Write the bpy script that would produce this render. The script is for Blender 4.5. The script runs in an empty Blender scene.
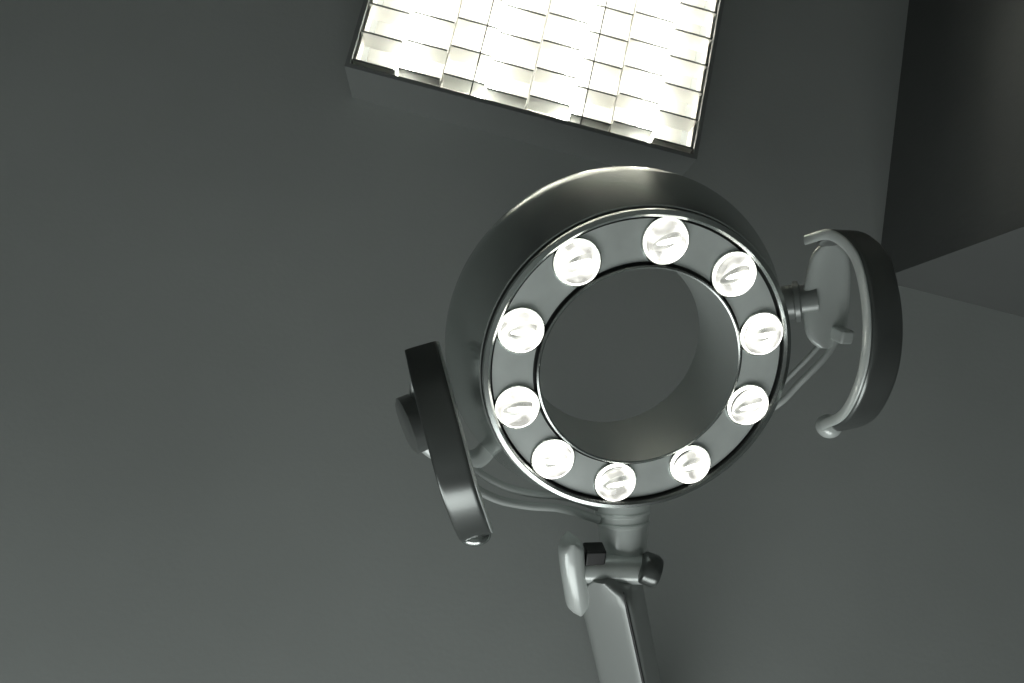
import bpy, bmesh, math, random
from mathutils import Vector, Matrix
random.seed(4)
sc=bpy.context.scene
sc.view_settings.view_transform='Standard'
sc.view_settings.look='None'

# ------------------------------------------------------------ materials
def mat(name,col,rough=.5,metal=0.,bump=0.,bscale=200,var=0.,vscale=3.,emit=None,estr=0.,coat=0.,facet=None,emin=.22,trans=0.):
    m=bpy.data.materials.new(name); m.use_nodes=True
    nt=m.node_tree; b=nt.nodes['Principled BSDF']
    b.inputs['Roughness'].default_value=rough
    b.inputs['Metallic'].default_value=metal
    b.inputs['Coat Weight'].default_value=coat
    b.inputs['Transmission Weight'].default_value=trans
    tc=nt.nodes.new('ShaderNodeTexCoord')
    n=nt.nodes.new('ShaderNodeTexNoise'); n.inputs['Scale'].default_value=vscale; n.inputs['Detail'].default_value=4
    nt.links.new(tc.outputs['Object'],n.inputs['Vector'])
    mx=nt.nodes.new('ShaderNodeValToRGB')
    mx.color_ramp.elements[0].position=.3; mx.color_ramp.elements[1].position=.7
    mx.color_ramp.elements[0].color=(*[c*(1-var) for c in col],1)
    mx.color_ramp.elements[1].color=(*[min(1,c*(1+var)) for c in col],1)
    nt.links.new(n.outputs['Fac'],mx.inputs['Fac'])
    nt.links.new(mx.outputs['Color'],b.inputs['Base Color'])
    if bump:
        n2=nt.nodes.new('ShaderNodeTexNoise'); n2.inputs['Scale'].default_value=bscale
        nt.links.new(tc.outputs['Object'],n2.inputs['Vector'])
        bp=nt.nodes.new('ShaderNodeBump'); bp.inputs['Strength'].default_value=bump; bp.inputs['Distance'].default_value=.002
        nt.links.new(n2.outputs['Fac'],bp.inputs['Height']); nt.links.new(bp.outputs['Normal'],b.inputs['Normal'])
    if emit:
        b.inputs['Emission Color'].default_value=(*emit,1); b.inputs['Emission Strength'].default_value=estr
        if facet:
            n3=nt.nodes.new('ShaderNodeTexNoise'); n3.inputs['Scale'].default_value=facet; n3.inputs['Distortion'].default_value=.6; n3.inputs['Detail'].default_value=0
            nt.links.new(tc.outputs['Object'],n3.inputs['Vector'])
            mr=nt.nodes.new('ShaderNodeMapRange'); mr.inputs['From Min'].default_value=.32; mr.inputs['From Max'].default_value=.66
            mr.inputs['To Min'].default_value=emin; mr.inputs['To Max'].default_value=estr
            nt.links.new(n3.outputs['Fac'],mr.inputs['Value']); nt.links.new(mr.outputs['Result'],b.inputs['Emission Strength'])
    return m
T=(.94,1.0,.97)
def g(v): return (v*T[0],v*T[1],v*T[2])
M_ceil=mat('ceiling_paint',g(.40),.9,bump=.12,bscale=120,var=.06,vscale=2.2)
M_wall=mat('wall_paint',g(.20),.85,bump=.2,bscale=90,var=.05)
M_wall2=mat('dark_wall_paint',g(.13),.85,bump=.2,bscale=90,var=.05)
M_floor=mat('floor_vinyl',g(.34),.4,var=.6,vscale=1.1)
M_trim=mat('trim_paint',g(.3),.5)
M_body=mat('lamp_enamel',g(.66),.24,.88,var=.04,vscale=8)
M_inner=mat('ring_inner_wall',g(.60),.35,.35,var=.04,vscale=8)
M_plate=mat('lamp_face_plate',g(.88),.28,.35,var=.12,vscale=14)
M_lip=mat('chrome_lip',g(.6),.24,1.)
M_groove=mat('dark_groove',g(.06),.4,.5)  # dark base colour for the groove and step faces of the ring
M_light=mat('light_plastic',g(.78),.28,.15,coat=.4)
M_grip=mat('dark_grip',g(.20),.28,.75,coat=.2)
M_gmid=mat('grey_grip',g(.22),.3,.5,coat=.3)
M_black=mat('plain_black',g(.015),.4)
M_arm=mat('arm_enamel',g(.38),.33,.3)
M_cable=mat('cable_sleeve',g(.5),.45)
M_led=mat('lamp_reflector_glow',(1,1,1),.3,emit=(1,.985,.90),estr=3.0)
M_ledi=mat('lamp_facets_glow',(.5,.5,.5),.3,emit=(1,.985,.90),estr=2.4,facet=55,emin=.42)
M_fil=mat('filament',(1,1,1),.3,emit=(1,.985,.90),estr=6)
M_caps=mat('lens_capsule',g(.5),.2,.4,emit=(1,.985,.90),estr=1.1,facet=60,emin=.22)
M_glass=mat('lens_glass',(1,1,1),.05,trans=1.)
M_tube=mat('fluorescent_tube',(1,1,1),.3,emit=(1,.98,.90),estr=11)
M_refl=mat('fixture_reflector',(.5,.5,.47),.4,.1)
M_blade=mat('louvre_aluminium',(.8,.79,.75),.3,.5)
M_frame=mat('fixture_frame',g(.26),.45,.2)
M_wire=mat('dark_wire',g(.03),.5)
for m in (M_led,M_ledi,M_fil,M_caps):
    try: m.cycles.emission_sampling='NONE'
    except Exception: pass

# ------------------------------------------------------------ helpers
def finish(name,bm,mats,parent=None,smooth=True,mw=None,bevel=0):
    bmesh.ops.recalc_face_normals(bm,faces=bm.faces)
    me=bpy.data.meshes.new(name); bm.to_mesh(me); bm.free()
    for m in (mats if isinstance(mats,(list,tuple)) else [mats]): me.materials.append(m)
    ob=bpy.data.objects.new(name,me); sc.collection.objects.link(ob)
    if parent: ob.parent=parent
    if mw is not None: ob.matrix_local=mw
    if bevel:
        md=ob.modifiers.new('bev','BEVEL'); md.width=bevel; md.segments=3; md.limit_method='ANGLE'
    if smooth:
        for p in me.polygons: p.use_smooth=True
        try: me.set_sharp_from_angle(angle=math.radians(38))
        except Exception: pass
    return ob
def box(bm,lo,hi,mi=0):
    lo=Vector(lo);hi=Vector(hi)
    r=bmesh.ops.create_cube(bm,size=1,matrix=Matrix.Translation((lo+hi)/2)@Matrix.Diagonal((*(hi-lo),1)))
    for v in r['verts']:
        for f in v.link_faces: f.material_index=mi
def revolve(bm,prof,seg=128,mi=None,closed=True):
    rings=[]
    for (r,z) in prof:
        rings.append([bm.verts.new((r*math.cos(2*math.pi*k/seg),r*math.sin(2*math.pi*k/seg),z)) for k in range(seg)])
    n=len(prof)
    for i in range(n if closed else n-1):
        a=rings[i];b=rings[(i+1)%n]
        for k in range(seg):
            f=bm.faces.new((a[k],a[(k+1)%seg],b[(k+1)%seg],b[k]))
            if mi: f.material_index=mi[i]
def axis_mat(p,q):
    p=Vector(p);q=Vector(q); d=(q-p).normalized()
    return Matrix.Translation(p)@d.to_track_quat('Z','Y').to_matrix().to_4x4(),(q-p).length
def lathe(name,p,q,prof,m,parent,seg=48):
    """solid of revolution from p towards q; prof = (radius, fraction)"""
    A,L=axis_mat(p,q); bm=bmesh.new()
    pr=[(1e-4,prof[0][1]*L)]+[(r,t*L) for r,t in prof]+[(1e-4,prof[-1][1]*L)]
    revolve(bm,pr,seg,closed=False)
    bmesh.ops.remove_doubles(bm,verts=bm.verts,dist=3e-4)
    bmesh.ops.transform(bm,matrix=A,verts=bm.verts)
    return finish(name,bm,m,parent)
def catmull(P,n=8):
    P=[Vector(p) for p in P]; P=[2*P[0]-P[1]]+P+[2*P[-1]-P[-2]]; out=[]
    for i in range(1,len(P)-2):
        a,b,c,d=P[i-1:i+3]
        for k in range(n):
            t=k/n
            out.append(.5*((2*b)+(c-a)*t+(2*a-5*b+4*c-d)*t*t+(3*b-3*c+d-a)*t**3))
    out.append(P[-2]); return out
def sweep(name,pts,wv,w,t,mats,parent,n=8,expo=4,endround=True,off=0.,seg=24):
    C=catmull(pts,n); N=len(C); bm=bmesh.new(); rings=[]
    tot=sum((C[i+1]-C[i]).length for i in range(N-1)); s=0
    for i,c in enumerate(C):
        if i: s+=(C[i]-C[i-1]).length
        T_=(C[min(i+1,N-1)]-C[max(i-1,0)]).normalized()
        W=Vector(wv); W=(W-W.dot(T_)*T_).normalized(); Nn=T_.cross(W)
        ww=w(s/tot) if callable(w) else w
        tt=t(s/tot) if callable(t) else t
        k=1.
        if endround:
            e=min(s,tot-s)/(ww*.5+1e-6)
            if e<1: k=max(.25,math.sqrt(max(0,1-(1-e)**2)))
        ring=[]
        for j in range(seg):
            a=2*math.pi*j/seg; ca,sa=math.cos(a),math.sin(a)
            x=math.copysign(abs(ca)**(2/expo),ca)*ww/2*k; y=math.copysign(abs(sa)**(2/expo),sa)*tt/2
            ring.append(bm.verts.new(c+W*x+Nn*(y+off)))
        rings.append(ring)
    for i in range(N-1):
        for j in range(seg):
            bm.faces.new((rings[i][j],rings[i][(j+1)%seg],rings[i+1][(j+1)%seg],rings[i+1][j]))
    for rr in (rings[0],rings[-1]): bm.faces.new(rr)
    return finish(name,bm,mats,parent)
def ball(name,c,s,m,parent,rot=None):
    bm=bmesh.new(); bmesh.ops.create_uvsphere(bm,u_segments=32,v_segments=20,radius=1)
    A=Matrix.Translation(c)@(rot or Matrix.Identity(4))@Matrix.Diagonal((*s,1))
    bmesh.ops.transform(bm,matrix=A,verts=bm.verts)
    return finish(name,bm,m,parent)
def empty(name,mw):
    e=bpy.data.objects.new(name,None); e.empty_display_size=.1; sc.collection.objects.link(e); e.matrix_world=mw; return e

# ------------------------------------------------------------ room (turned about z)
TH=math.radians(12.3); RZ=Matrix.Rotation(TH,4,'Z')
H=2.60
x0,x1,y0,y1=-2.1,2.3,-2.3,2.4
cx,cy=.768,-.485        # corner of the projecting wall block
def slabs(name,parts,m,bevel=0,parent=None):
    bm=bmesh.new()
    for lo,hi in parts: box(bm,lo,hi)
    return finish(name,bm,m,parent,False,None if parent else RZ.copy(),bevel)
slabs('floor',[((x0-.1,y0-.1,-.1),(x1+.1,y1+.1,0))],M_floor)
slabs('ceiling',[((x0-.1,y0-.1,H),(x1+.1,y1+.1,H+.1))],M_ceil)
slabs('wall_left',[((x0-.1,y0-.1,0),(x0,y1+.1,H))],M_wall)
slabs('wall_right',[((x1,cy,0),(x1+.1,y1+.1,H))],M_wall)
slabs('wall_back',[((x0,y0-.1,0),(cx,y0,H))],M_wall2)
wx0,wx1,wz0,wz1=-1.3,1.5,.9,2.15
slabs('wall_front',[((x0,y1,0),(wx0,y1+.1,H)),((wx1,y1,0),(x1,y1+.1,H)),((wx0,y1,0),(wx1,y1+.1,wz0)),((wx0,y1,wz1),(wx1,y1+.1,H))],M_wall)
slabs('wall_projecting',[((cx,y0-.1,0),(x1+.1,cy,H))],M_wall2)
slabs('baseboard_left',[((x0,y0,0),(x0+.015,y1,.1))],M_trim)
slabs('baseboard_front',[((x0,y1-.015,0),(x1,y1,.1))],M_trim)
# added unseen window; the area light behind it brightens the room
win=empty('added_window_1',RZ.copy())
fr=[]
for a,b in ((wx0,wx0+.05),(wx1-.05,wx1),((wx0+wx1)/2-.025,(wx0+wx1)/2+.025)): fr.append(((a,y1-.01,wz0),(b,y1+.06,wz1)))
for a,b in ((wz0,wz0+.05),(wz1-.05,wz1)): fr.append(((wx0,y1-.01,a),(wx1,y1+.06,b)))
slabs('added_window_frame',fr,M_trim,parent=win)
ld=bpy.data.lights.new('added_fill_light','AREA'); ld.shape='RECTANGLE'; ld.size=wx1-wx0; ld.size_y=wz1-wz0; ld.energy=37; ld.color=(.98,1,.98)
lo=bpy.data.objects.new('added_fill_light',ld); sc.collection.objects.link(lo); lo.parent=win
lo.matrix_local=Matrix.Translation(((wx0+wx1)/2,y1+.09,(wz0+wz1)/2))@Matrix.Rotation(math.radians(-90),4,'X')

# ------------------------------------------------------------ ceiling fluorescent fixture
fx=empty('ceiling_light_fixture',RZ@Matrix.Translation((.0157,-.586,2.5)))
FW,FL,FH=.620,1.22,.10          # louvre opening, grows towards -y
rim=.008
bm=bmesh.new()
for a,b in [((-FW/2-rim,-FL-rim,0),(-FW/2,rim,FH)),((FW/2,-FL-rim,0),(FW/2+rim,rim,FH)),
              ((-FW/2,0,0),(FW/2,rim,FH)),((-FW/2,-FL-rim,0),(FW/2,-FL,FH))]: box(bm,a,b)
finish('housing',bm,M_frame,fx,False)
bm=bmesh.new(); box(bm,(-FW/2,-FL,FH-.006),(FW/2,0,FH)); 
finish('reflector_tray',bm,M_refl,fx,False)
bm=bmesh.new()
nt_=4; cw=FW/nt_
for i in range(nt_):
    x=-FW/2+cw*(i+.5)
    bmesh.ops.create_cone(bm,segments=12,radius1=.019,radius2=.019,depth=FL-.05,
        matrix=Matrix.Translation((x,-FL/2,.065))@Matrix.Rotation(math.pi/2,4,'X'))
finish('tubes',bm,M_tube,fx)
bm=bmesh.new()   # longitudinal blades
for i in range(nt_+1):
    x=-FW/2+cw*i; 
    if i in (0,nt_): x+=.004 if i==0 else -.004
    box(bm,(x-.0008,-FL,.010),(x+.0008,0,.036))
finish('long_louvre_blades',bm,M_blade,fx,False)
bm=bmesh.new(); bw=bmesh.new()   # cross blades, staggered from channel to channel
ys=.056
nc=8; c2=FW/nc
for i in range(nc):
    xa=-FW/2+c2*i+.002; xb=xa+c2-.004
    y=-.010-(0,.006,.018,.012,.020,.006,.014,.002)[i]
    while y>-FL+.02:
        vs=[bm.verts.new(p) for p in [(xa,y-.0015,.003),(xb,y-.0015,.003),(xb,y+.0015,.003),(xa,y+.0015,.003),(xa,y-.006,.036),(xb,y-.006,.036),(xb,y+.006,.036),(xa,y+.006,.036)]]
        for q in [(0,1,5,4),(1,2,6,5),(2,3,7,6),(3,0,4,7),(4,5,6,7)]: bm.faces.new([vs[j] for j in q])
        box(bw,(xa,y-.0010,.001),(xb,y+.0010,.003))
        y-=ys
finish('cross_louvre_blades',bm,M_blade,fx,False)
finish('louvre_blade_edges',bw,M_gmid,fx,False)
bm=bmesh.new()
for x in (-.10,.10): box(bm,(x-.0010,-FL,-.001),(x+.0010,0,.0008))
finish('retaining_wires',bm,M_wire,fx,False)

# ------------------------------------------------------------ surgical lamp
Zl=Vector((-.030,-.450,.890)).normalized()
Xl=Vector((1,0,.034)); Xl=(Xl-Xl.dot(Zl)*Zl).normalized(); Yl=Zl.cross(Xl)
O=Vector((.2265,-.0860,2.1738))+Yl*.010
ML=Matrix((Xl,Yl,Zl)).transposed().to_4x4(); ML.translation=O
lamp=empty('surgical_lamp',ML)
# ring head: face plate recessed between two polished lips, conical polished outer band
prof=[(.1165,.001),(.1180,.0),(.1200,.001),(.1200,.006),(.1215,.008),(.1225,.008),(.1235,.006),(.1695,.006),(.1705,.008),(.1720,.008),(.1720,.001),(.1745,-.002),(.1795,-.001),(.1805,.003),(.1805,.007),(.1820,.009),
      (.1835,.009),(.2150,.078),(.2180,.087),(.2185,.102),(.2155,.110),(.197,.122),(.132,.122),(.124,.119),(.1180,.113),(.1165,.06)]
# index per segment: 0 plate 1 lip 2 body 3 dark groove 4 inner wall
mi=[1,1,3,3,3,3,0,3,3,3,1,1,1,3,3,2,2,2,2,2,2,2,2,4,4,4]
bm=bmesh.new(); revolve(bm,prof,160,mi)
finish('ring_head',bm,[M_plate,M_lip,M_body,M_groove,M_inner],lamp)
# ten lamps in the ring
bm=bmesh.new(); bz=bmesh.new(); cp=bmesh.new(); fl=bmesh.new(); gl=bmesh.new()
def addrev(dst,pr,seg,Tm,mi=None,closed=False,weld=False):
    b2=bmesh.new(); revolve(b2,pr,seg,mi,closed=closed)
    if weld:
        bmesh.ops.remove_doubles(b2,verts=b2.verts,dist=3e-4); bmesh.ops.recalc_face_normals(b2,faces=b2.faces)
    bmesh.ops.transform(b2,matrix=Tm,verts=b2.verts); me=bpy.data.meshes.new('t'); b2.to_mesh(me); b2.free(); dst.from_mesh(me); bpy.data.meshes.remove(me)
dth=[-1.5,-1.5,-5,-5.7,-2.1,-.5,-2.5,-6.5,-6.5,-4.8]
for k in range(10):
    ph=math.radians(5+36*k+dth[k]); c=Vector((.1465*math.sin(ph),-.1465*math.cos(ph),0))
    Tm=Matrix.Translation(c)@Matrix.Diagonal((1.06,1.06,1,1))
    addrev(bm,[(1e-4,.0055),(.010,.0050),(.0150,.0040),(.0195,.0020),(.0225,.0030),(.0235,.0055)],32,Tm,[1,1,1,0,0])
    addrev(bz,[(.0235,.0065),(.0235,.0035),(.0245,.003),(.0255,.0045),(.0255,.0065)],40,Tm,None,True)
    an=math.radians(-25+random.uniform(-10,10)); R=Matrix.Rotation(an,4,'Z')
    bmesh.ops.create_uvsphere(cp,u_segments=24,v_segments=14,radius=1,matrix=Tm@R@Matrix.Translation((0,0,.002))@Matrix.Diagonal((.0150,.0062,.003,1)))
    bmesh.ops.create_uvsphere(fl,u_segments=12,v_segments=8,radius=1,matrix=Tm@R@Matrix.Translation((.001,0,-.0009))@Matrix.Rotation(math.radians(14),4,'Z')@Matrix.Diagonal((.012,.0026,.0012,1)))
    addrev(gl,[(1e-5,-.0092),(.005,-.0089),(.010,-.0079),(.015,-.0060),(.019,-.0040),(.0215,-.0020),(.0222,-.0012),(.0215,-.0010),(.012,-.0019),(1e-5,-.0022)],40,Tm,weld=True)
finish('bulb_reflectors',bm,[M_led,M_ledi],lamp); finish('bulb_bezels',bz,M_lip,lamp); finish('bulb_capsules',cp,M_caps,lamp)
finish('bulb_filaments',fl,M_fil,lamp); finish('bulb_lenses',gl,M_glass,lamp)

# right handle
dR=Vector((-.008,-.006,-.012)); dP=Vector((.001,-.004,-.012))
def S(P,d): return [Vector(p)+d for p in P]
Rp=S([(.228,-.143,.062),(.237,-.154,.030),(.244,-.137,-.007),(.246,-.096,-.037),(.245,-.052,-.056),(.247,-.009,-.057),(.252,.036,-.039),(.252,.064,-.010)],dR)
sweep('right_grip',Rp,(1,0,.0),.037,.013,M_grip,lamp,expo=5)
sweep('right_grip_liner',S(Rp,Vector((-.019,0,.002))),(1,0,0),.005,.012,M_light,lamp,expo=2,endround=False)
ball('right_grip_ball',Vector((.249,.070,.001))+dR,(.0145,.0145,.0145),M_light,lamp)
sweep('right_bracket_plate',S([(.232,-.144,.064),(.237,-.112,.062),(.239,-.074,.057),(.240,-.042,.048),(.239,-.018,.040)],dP),(1,0,-.3),lambda s:.036+.018*math.sin(s*3),.012,M_light,lamp,expo=3)
lathe('right_bracket_neck',(.190,-.062,.080),Vector((.234,-.073,.066))+dP,[(.022,0),(.022,.5),(.026,.52),(.026,.62),(.020,.66),(.020,1)],M_arm,lamp)
bm=bmesh.new(); box(bm,Vector((.243,-.047,.018))+dP,Vector((.259,-.030,.042))+dP); finish('right_latch',bm,M_light,lamp,bevel=.003)
sweep('right_cable',S([(.252,-.035,.035),(.243,-.008,.038),(.224,.033,.050),(.206,.066,.058),(.178,.105,.085)],dP*.9),(1,0,0),.008,.008,M_cable,lamp,expo=2,endround=False)
sweep('right_cable_second',S([(.250,-.045,.045),(.234,-.012,.048),(.216,.027,.060),(.198,.060,.068),(.172,.098,.090)],dP*.9),(1,0,0),.006,.006,M_cable,lamp,expo=2,endround=False)

# left handle
dL=Vector((-.001,.009,.014))
Lp=S([(-.246,-.010,.040),(-.240,.004,.010),(-.232,.026,-.015),(-.219,.066,-.040),(-.205,.113,-.052),(-.190,.160,-.042),(-.181,.190,-.025),(-.176,.208,-.005)],dL)
sweep('left_grip',Lp,(.95,-.28,0),.038,.014,M_grip,lamp,expo=8,endround=False)
sweep('left_grip_liner',S(Lp,Vector((.0190,-.005,.002))),(.95,-.28,0),.005,.013,M_light,lamp,expo=2,endround=False)
ball('left_grip_ball',Vector((-.176,.210,-.008))+dL,(.019,.012,.014),M_lip,lamp,Matrix.Rotation(math.radians(-8),4,'Z'))
lathe('left_swivel',Vector((-.264,.090,.042))+dL,Vector((-.232,.080,.052))+dL,[(.030,0),(.036,.1),(.036,.5),(.033,.6),(.018,.62),(.018,1)],M_gmid,lamp)
sweep('left_bracket',[(-.250,.105,.068),(-.235,.130,.070),(-.205,.150,.074),(-.172,.155,.080),(-.15,.13,.088)],(0,0,1),.022,.024,M_light,lamp,expo=3)
sweep('left_bracket_plate',S([(-.246,.0,.040),(-.248,.04,.046),(-.246,.085,.05),(-.240,.12,.055)],dL),(.95,-.28,0),.022,.010,M_arm,lamp,expo=3)
sweep('left_cable',[(-.215,.140,.062),(-.192,.173,.062),(-.150,.201,.06),(-.105,.213,.06),(-.06,.217,.058),(-.01,.227,.045)],(0,0,1),.011,.011,M_cable,lamp,expo=2,endround=False)
sweep('left_cable_second',[(-.208,.125,.072),(-.182,.160,.072),(-.142,.187,.07),(-.10,.201,.07),(-.05,.207,.068),(-.005,.217,.055)],(0,0,1),.010,.010,M_cable,lamp,expo=2,endround=False)

# neck + knuckle
dN=Vector((.004,.010,0))
def N(*p): return Vector(p)+dN
lathe('neck',N(.017,.176,.07),N(.024,.285,.032),[(.036,0),(.036,.30),(.037,.31),(.037,.34),(.0345,.35),(.034,.42),(.0355,.43),(.0355,.46),(.033,.47),(.029,.9),(.024,1)],M_light,lamp)
lathe('knuckle_pin',N(-.050,.270,.018),N(.046,.268,.008),[(.018,0),(.018,1)],M_light,lamp)
lathe('tension_knob',N(.032,.258,.004),N(.056,.264,-.004),[(.014,0),(.019,.1),(.0205,.2),(.0205,.75),(.018,.95),(.012,1)],M_grip,lamp)
sweep('fork_cheek',S([(-.061,.220,.012),(-.056,.255,.010),(-.048,.29,.012),(-.038,.33,.018)],dN),(1,0,0),.032,.032,M_light,lamp,expo=2.6)
bm=bmesh.new(); box(bm,N(-.040,.236,.004),N(-.014,.258,.026)); finish('knuckle_gap_shade',bm,M_black,lamp,bevel=.002)  # solid black block fills the gap; its shade is put in as colour
# arm
A0=N(-.008,.266,.018); A1=N(.130,.717,.042)
sweep('arm',[A0,A0.lerp(A1,.33),A0.lerp(A1,.66),A1],(.80,-.25,-.55),.072,.064,M_arm,lamp,expo=7,seg=40)
sweep('arm_cover_strip',[A0+Vector((.012,.01,-.042)),A0.lerp(A1,.5)+Vector((.012,0,-.042)),A1+Vector((.012,0,-.042))],(1,-.3,0),.004,.004,M_black,lamp,expo=2)
# vertical spindle and canopy (world vertical)
inv=ML.inverted(); e=ML@A1
def wv(p): return inv@Vector(p)
lathe('spindle',wv((e.x,e.y,e.z-.05)),wv((e.x,e.y,2.60)),[(.034,0),(.042,.05),(.042,.5),(.030,.52),(.030,1)],M_arm,lamp)
lathe('ceiling_canopy',wv((e.x,e.y,2.575)),wv((e.x,e.y,2.60)),[(.035,0),(.055,.4),(.062,1)],M_arm,lamp)

# ------------------------------------------------------------ world + camera
w=bpy.data.worlds.new('World'); sc.world=w; w.use_nodes=True
w.node_tree.nodes['Background'].inputs[0].default_value=(.5,.6,.6,1)
f=Vector((.114,-.1551,.9813)).normalized(); r=f.cross(Vector((0,-1,0))).normalized(); u=r.cross(f)
cd=bpy.data.cameras.new('camera'); cam=bpy.data.objects.new('camera',cd); sc.collection.objects.link(cam)
mw=Matrix((r,u,-f)).transposed().to_4x4(); mw.translation=(0,0,1.5); cam.matrix_world=mw
cd.sensor_width=36; cd.lens=620/1024*36; cd.clip_start=.01
sc.camera=cam
